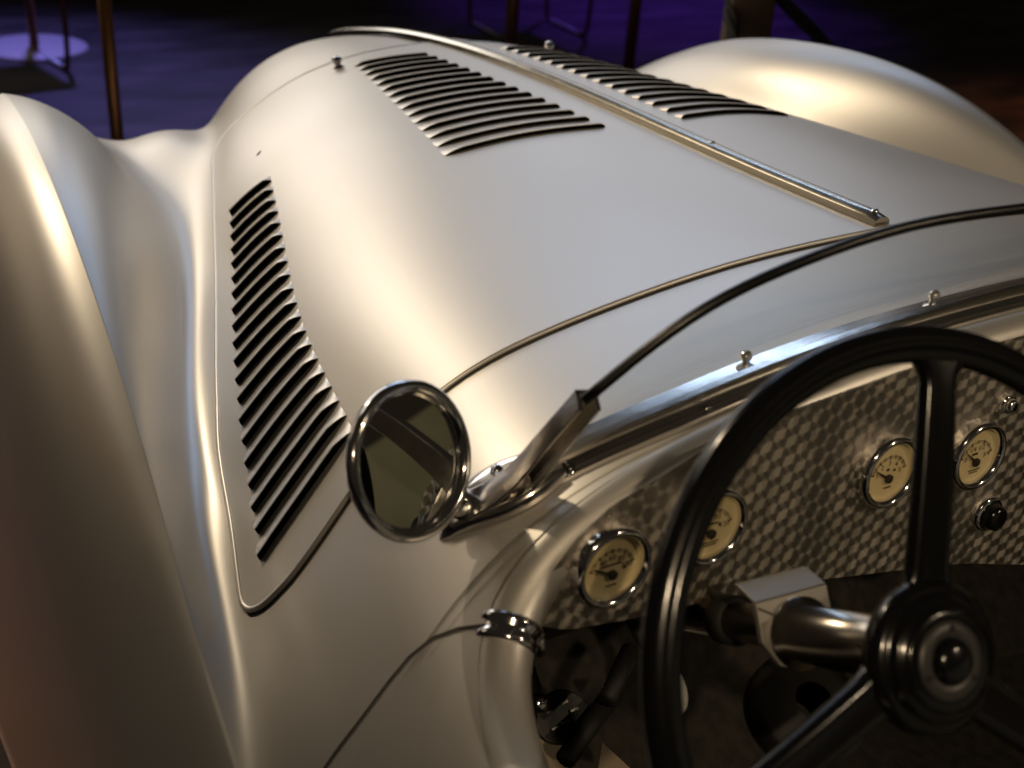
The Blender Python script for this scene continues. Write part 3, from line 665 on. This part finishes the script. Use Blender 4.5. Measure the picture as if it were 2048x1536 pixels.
# ------------------------------------------------------------------ things standing behind the car
COPPER = noise_mat(mat('dark bronze tube', (.26, .125, .05), .42, .7), 20, .08)
STEEL = noise_mat(mat('steel tube', (.55, .55, .55), .25, 1.0), 20, .08)
RUNNER = noise_mat(mat('pale lit tube', (.62, .70, .70), .4, .2), 20, .08)  # pale cyan colour stands in for light on the floor bar
WOODP = noise_mat(mat('brown post paint', (.16, .10, .055), .5), 12, .1)
ROPE = noise_mat(mat('dark twisted rope', (.03, .026, .022), .85), 80, .1, .3)
DISC = noise_mat(mat('pale enamel plate', (.55, .53, .55), .4), 20, .05)
def gp(x, y): return at(x, y, Z=0.0)
def upright(x, y, dist):                     # foot point of a post: the direction of a pixel at a given ground distance
    r = pix(x, y); k = dist/math.hypot(r[0], r[1]); return np.array([CAM[0]+r[0]*k, CAM[1]+r[1]*k, 0.0])
# slim post beside the near fender
p = upright(232, 250, 3.1)
pole = MB().tube([p+np.array([0, 0, .0]), p+np.array([0, 0, 1.05])], .0165, 14).build('barrier_post', COPPER); tag(pole, 'slim dark bronze post standing behind the near front fender', 'post', 'posts behind the car')
MB().lathe([(.0001, .012), (.12, .010), (.13, .006), (.13, 0)], p, (0, 0, 1), 36).build('post_base', COPPER, pole)
# sled-base chairs with bent tubes
def chair(foot_a, foot_b, name_label, h=.46, depth=.46, seat=True):
    a, b_ = np.array(foot_a), np.array(foot_b); root = empty('sled_chair', tuple(a)); tag(root, name_label, 'chair', 'chairs behind the car')
    ax = (b_-a); ln = np.linalg.norm(ax); ax /= ln; ay = np.array([ax[1], -ax[0], 0])
    r = .0115
    for off in (0, depth):
        o = ay*off
        pth = [o+np.array([0, 0, h]), o+np.array([0, 0, .05]), o+ax*.012+np.array([0, 0, .018]), o+ax*.05+np.array([0, 0, r])]
        q = [o+ax*ln+np.array([0, 0, h]), o+ax*ln+np.array([0, 0, .05]), o+ax*(ln-.012)+np.array([0, 0, .018]), o+ax*(ln-.05)+np.array([0, 0, r])]
        MB().tube(smooth_path(pth, 14), r, 10).build('leg', COPPER, root); MB().tube(smooth_path(q, 14), r, 10).build('leg', COPPER, root)
        MB().tube([o+ax*.05+np.array([0, 0, r]), o+ax*(ln-.05)+np.array([0, 0, r])], r, 10).build('runner', RUNNER, root)
    MB().box(ax*ln/2+ay*depth/2+np.array([0, 0, h+.012]), ax*(ln/2+.01), ay*(depth/2+.01), (0, 0, .012)).build('seat', WOODP, root, bevel=.008)
    return root
chair(gp(72, 108), gp(138, 146), 'bent tube chair beside the pale round base plate')
chair(gp(1092, 40), gp(1172, 78), 'bent tube chair behind the hood catch and strip')
# post on a pale round base plate
c0 = gp(70, 98)
tb = MB().lathe([(.0001, .022), (.03, .022), (.21, .016), (.225, .008), (.225, 0)], (0, 0, 0), (0, 0, 1), 48).build('round_base_post', DISC); tb.location = tuple(c0)
tag(tb, 'post on a pale round base plate lit violet on the dark floor', 'post')
MB().tube([(0, 0, .02), (0, 0, 1.05)], .020, 14).build('pole', COPPER, tb)
# ring-footed stool
c1 = gp(1050, -28)
sr = empty('ring_stool', tuple(c1)); tag(sr, 'stool with a blue lit steel foot ring behind the hood strip', 'stool')
MB().tube([(.19*math.cos(t), .19*math.sin(t), .012) for t in np.linspace(0, 2*math.pi, 41)[:-1]], .011, 10, closed=True).build('foot_ring', STEEL, sr)
for t in (.4, 2.0, 3.6, 5.2): MB().tube([(.19*math.cos(t), .19*math.sin(t), .012), (.15*math.cos(t), .15*math.sin(t), .62)], .011, 10).build('leg', COPPER, sr)
MB().lathe([(.0001, .66), (.17, .655), (.18, .64), (.17, .62), (.0001, .62)], (0, 0, 0), (0, 0, 1), 32).build('seat', WOODP, sr)
# rope barrier: thick brown post with two hanging ropes
pb_ = upright(1495, 40, 3.0)
post = MB().box(pb_+np.array([0, 0, .475]), _R0*.052, np.array([_F[0], _F[1], 0])/math.hypot(_F[0], _F[1])*.052, (0, 0, .475)).build('rope_post', WOODP, bevel=.006)
tag(post, 'thick square brown post behind the far front fender', 'post')
MB().box(pb_+np.array([0, 0, .966]), _R0*.060, np.array([_F[0], _F[1], 0])/math.hypot(_F[0], _F[1])*.060, (0, 0, .016)).build('post_cap', WOODP, post, bevel=.004)
def rope(a, b_, sag, label, r=.017):
    a, b_ = np.array(a), np.array(b_); n = 90; base = [a*(1-t)+b_*t-np.array([0, 0, sag*4*t*(1-t)]) for t in np.linspace(0, 1, n)]
    mb = MB(); tv = b_-a; tv /= np.linalg.norm(tv); s1 = np.cross(tv, [0, 0, 1]); s1 /= np.linalg.norm(s1); s2 = np.cross(s1, tv)
    for k in range(3):
        mb.tube([p+(s1*math.cos(i*.42+k*2.094)+s2*math.sin(i*.42+k*2.094))*r*.55 for i, p in enumerate(base)], r*.58, 8)
    return tag(mb.build('rope', ROPE), label, 'rope')
rd = _R0
rope(pb_+np.array([0, 0, .88])-rd*.05, pb_+np.array([-.55, -.85, .26]), .03, 'dark twisted rope slanting down left of the square brown post')
rope(pb_+np.array([0, 0, .90])+rd*.05, pb_+np.array([1.9, -1.5, .85]), .50, 'dark twisted rope sagging right of the square brown post')
for x, y, d, lb in ((1022, 60, 4.4, 'slim post rising behind the hood louvres'), (1270, 20, 4.9, 'slim post between the stool and the square post')):
    p = upright(x, y, d); o = MB().tube([p, p+np.array([0, 0, 1.05])], .024, 14).build('barrier_post', COPPER); tag(o, lb, 'post', 'posts behind the car')
    MB().lathe([(.0001, .012), (.12, .010), (.13, .006), (.13, 0)], p, (0, 0, 1), 36).build('post_base', COPPER, o)
# low wall added out of view, only to fill the mirror reflection
OLIVE = noise_mat(mat('olive grey mirror fill', (.30, .285, .20), .7), 4, .05, 0, ((.27, .255, .175), (.32, .305, .215)))
pw = MB().box((3.85, -2.2, .69), (.04, 0, 0), (0, 3.0, 0), (0, 0, .69)).build('mirror_fill_wall', OLIVE, None, smooth=False); pw['kind'] = 'structure'
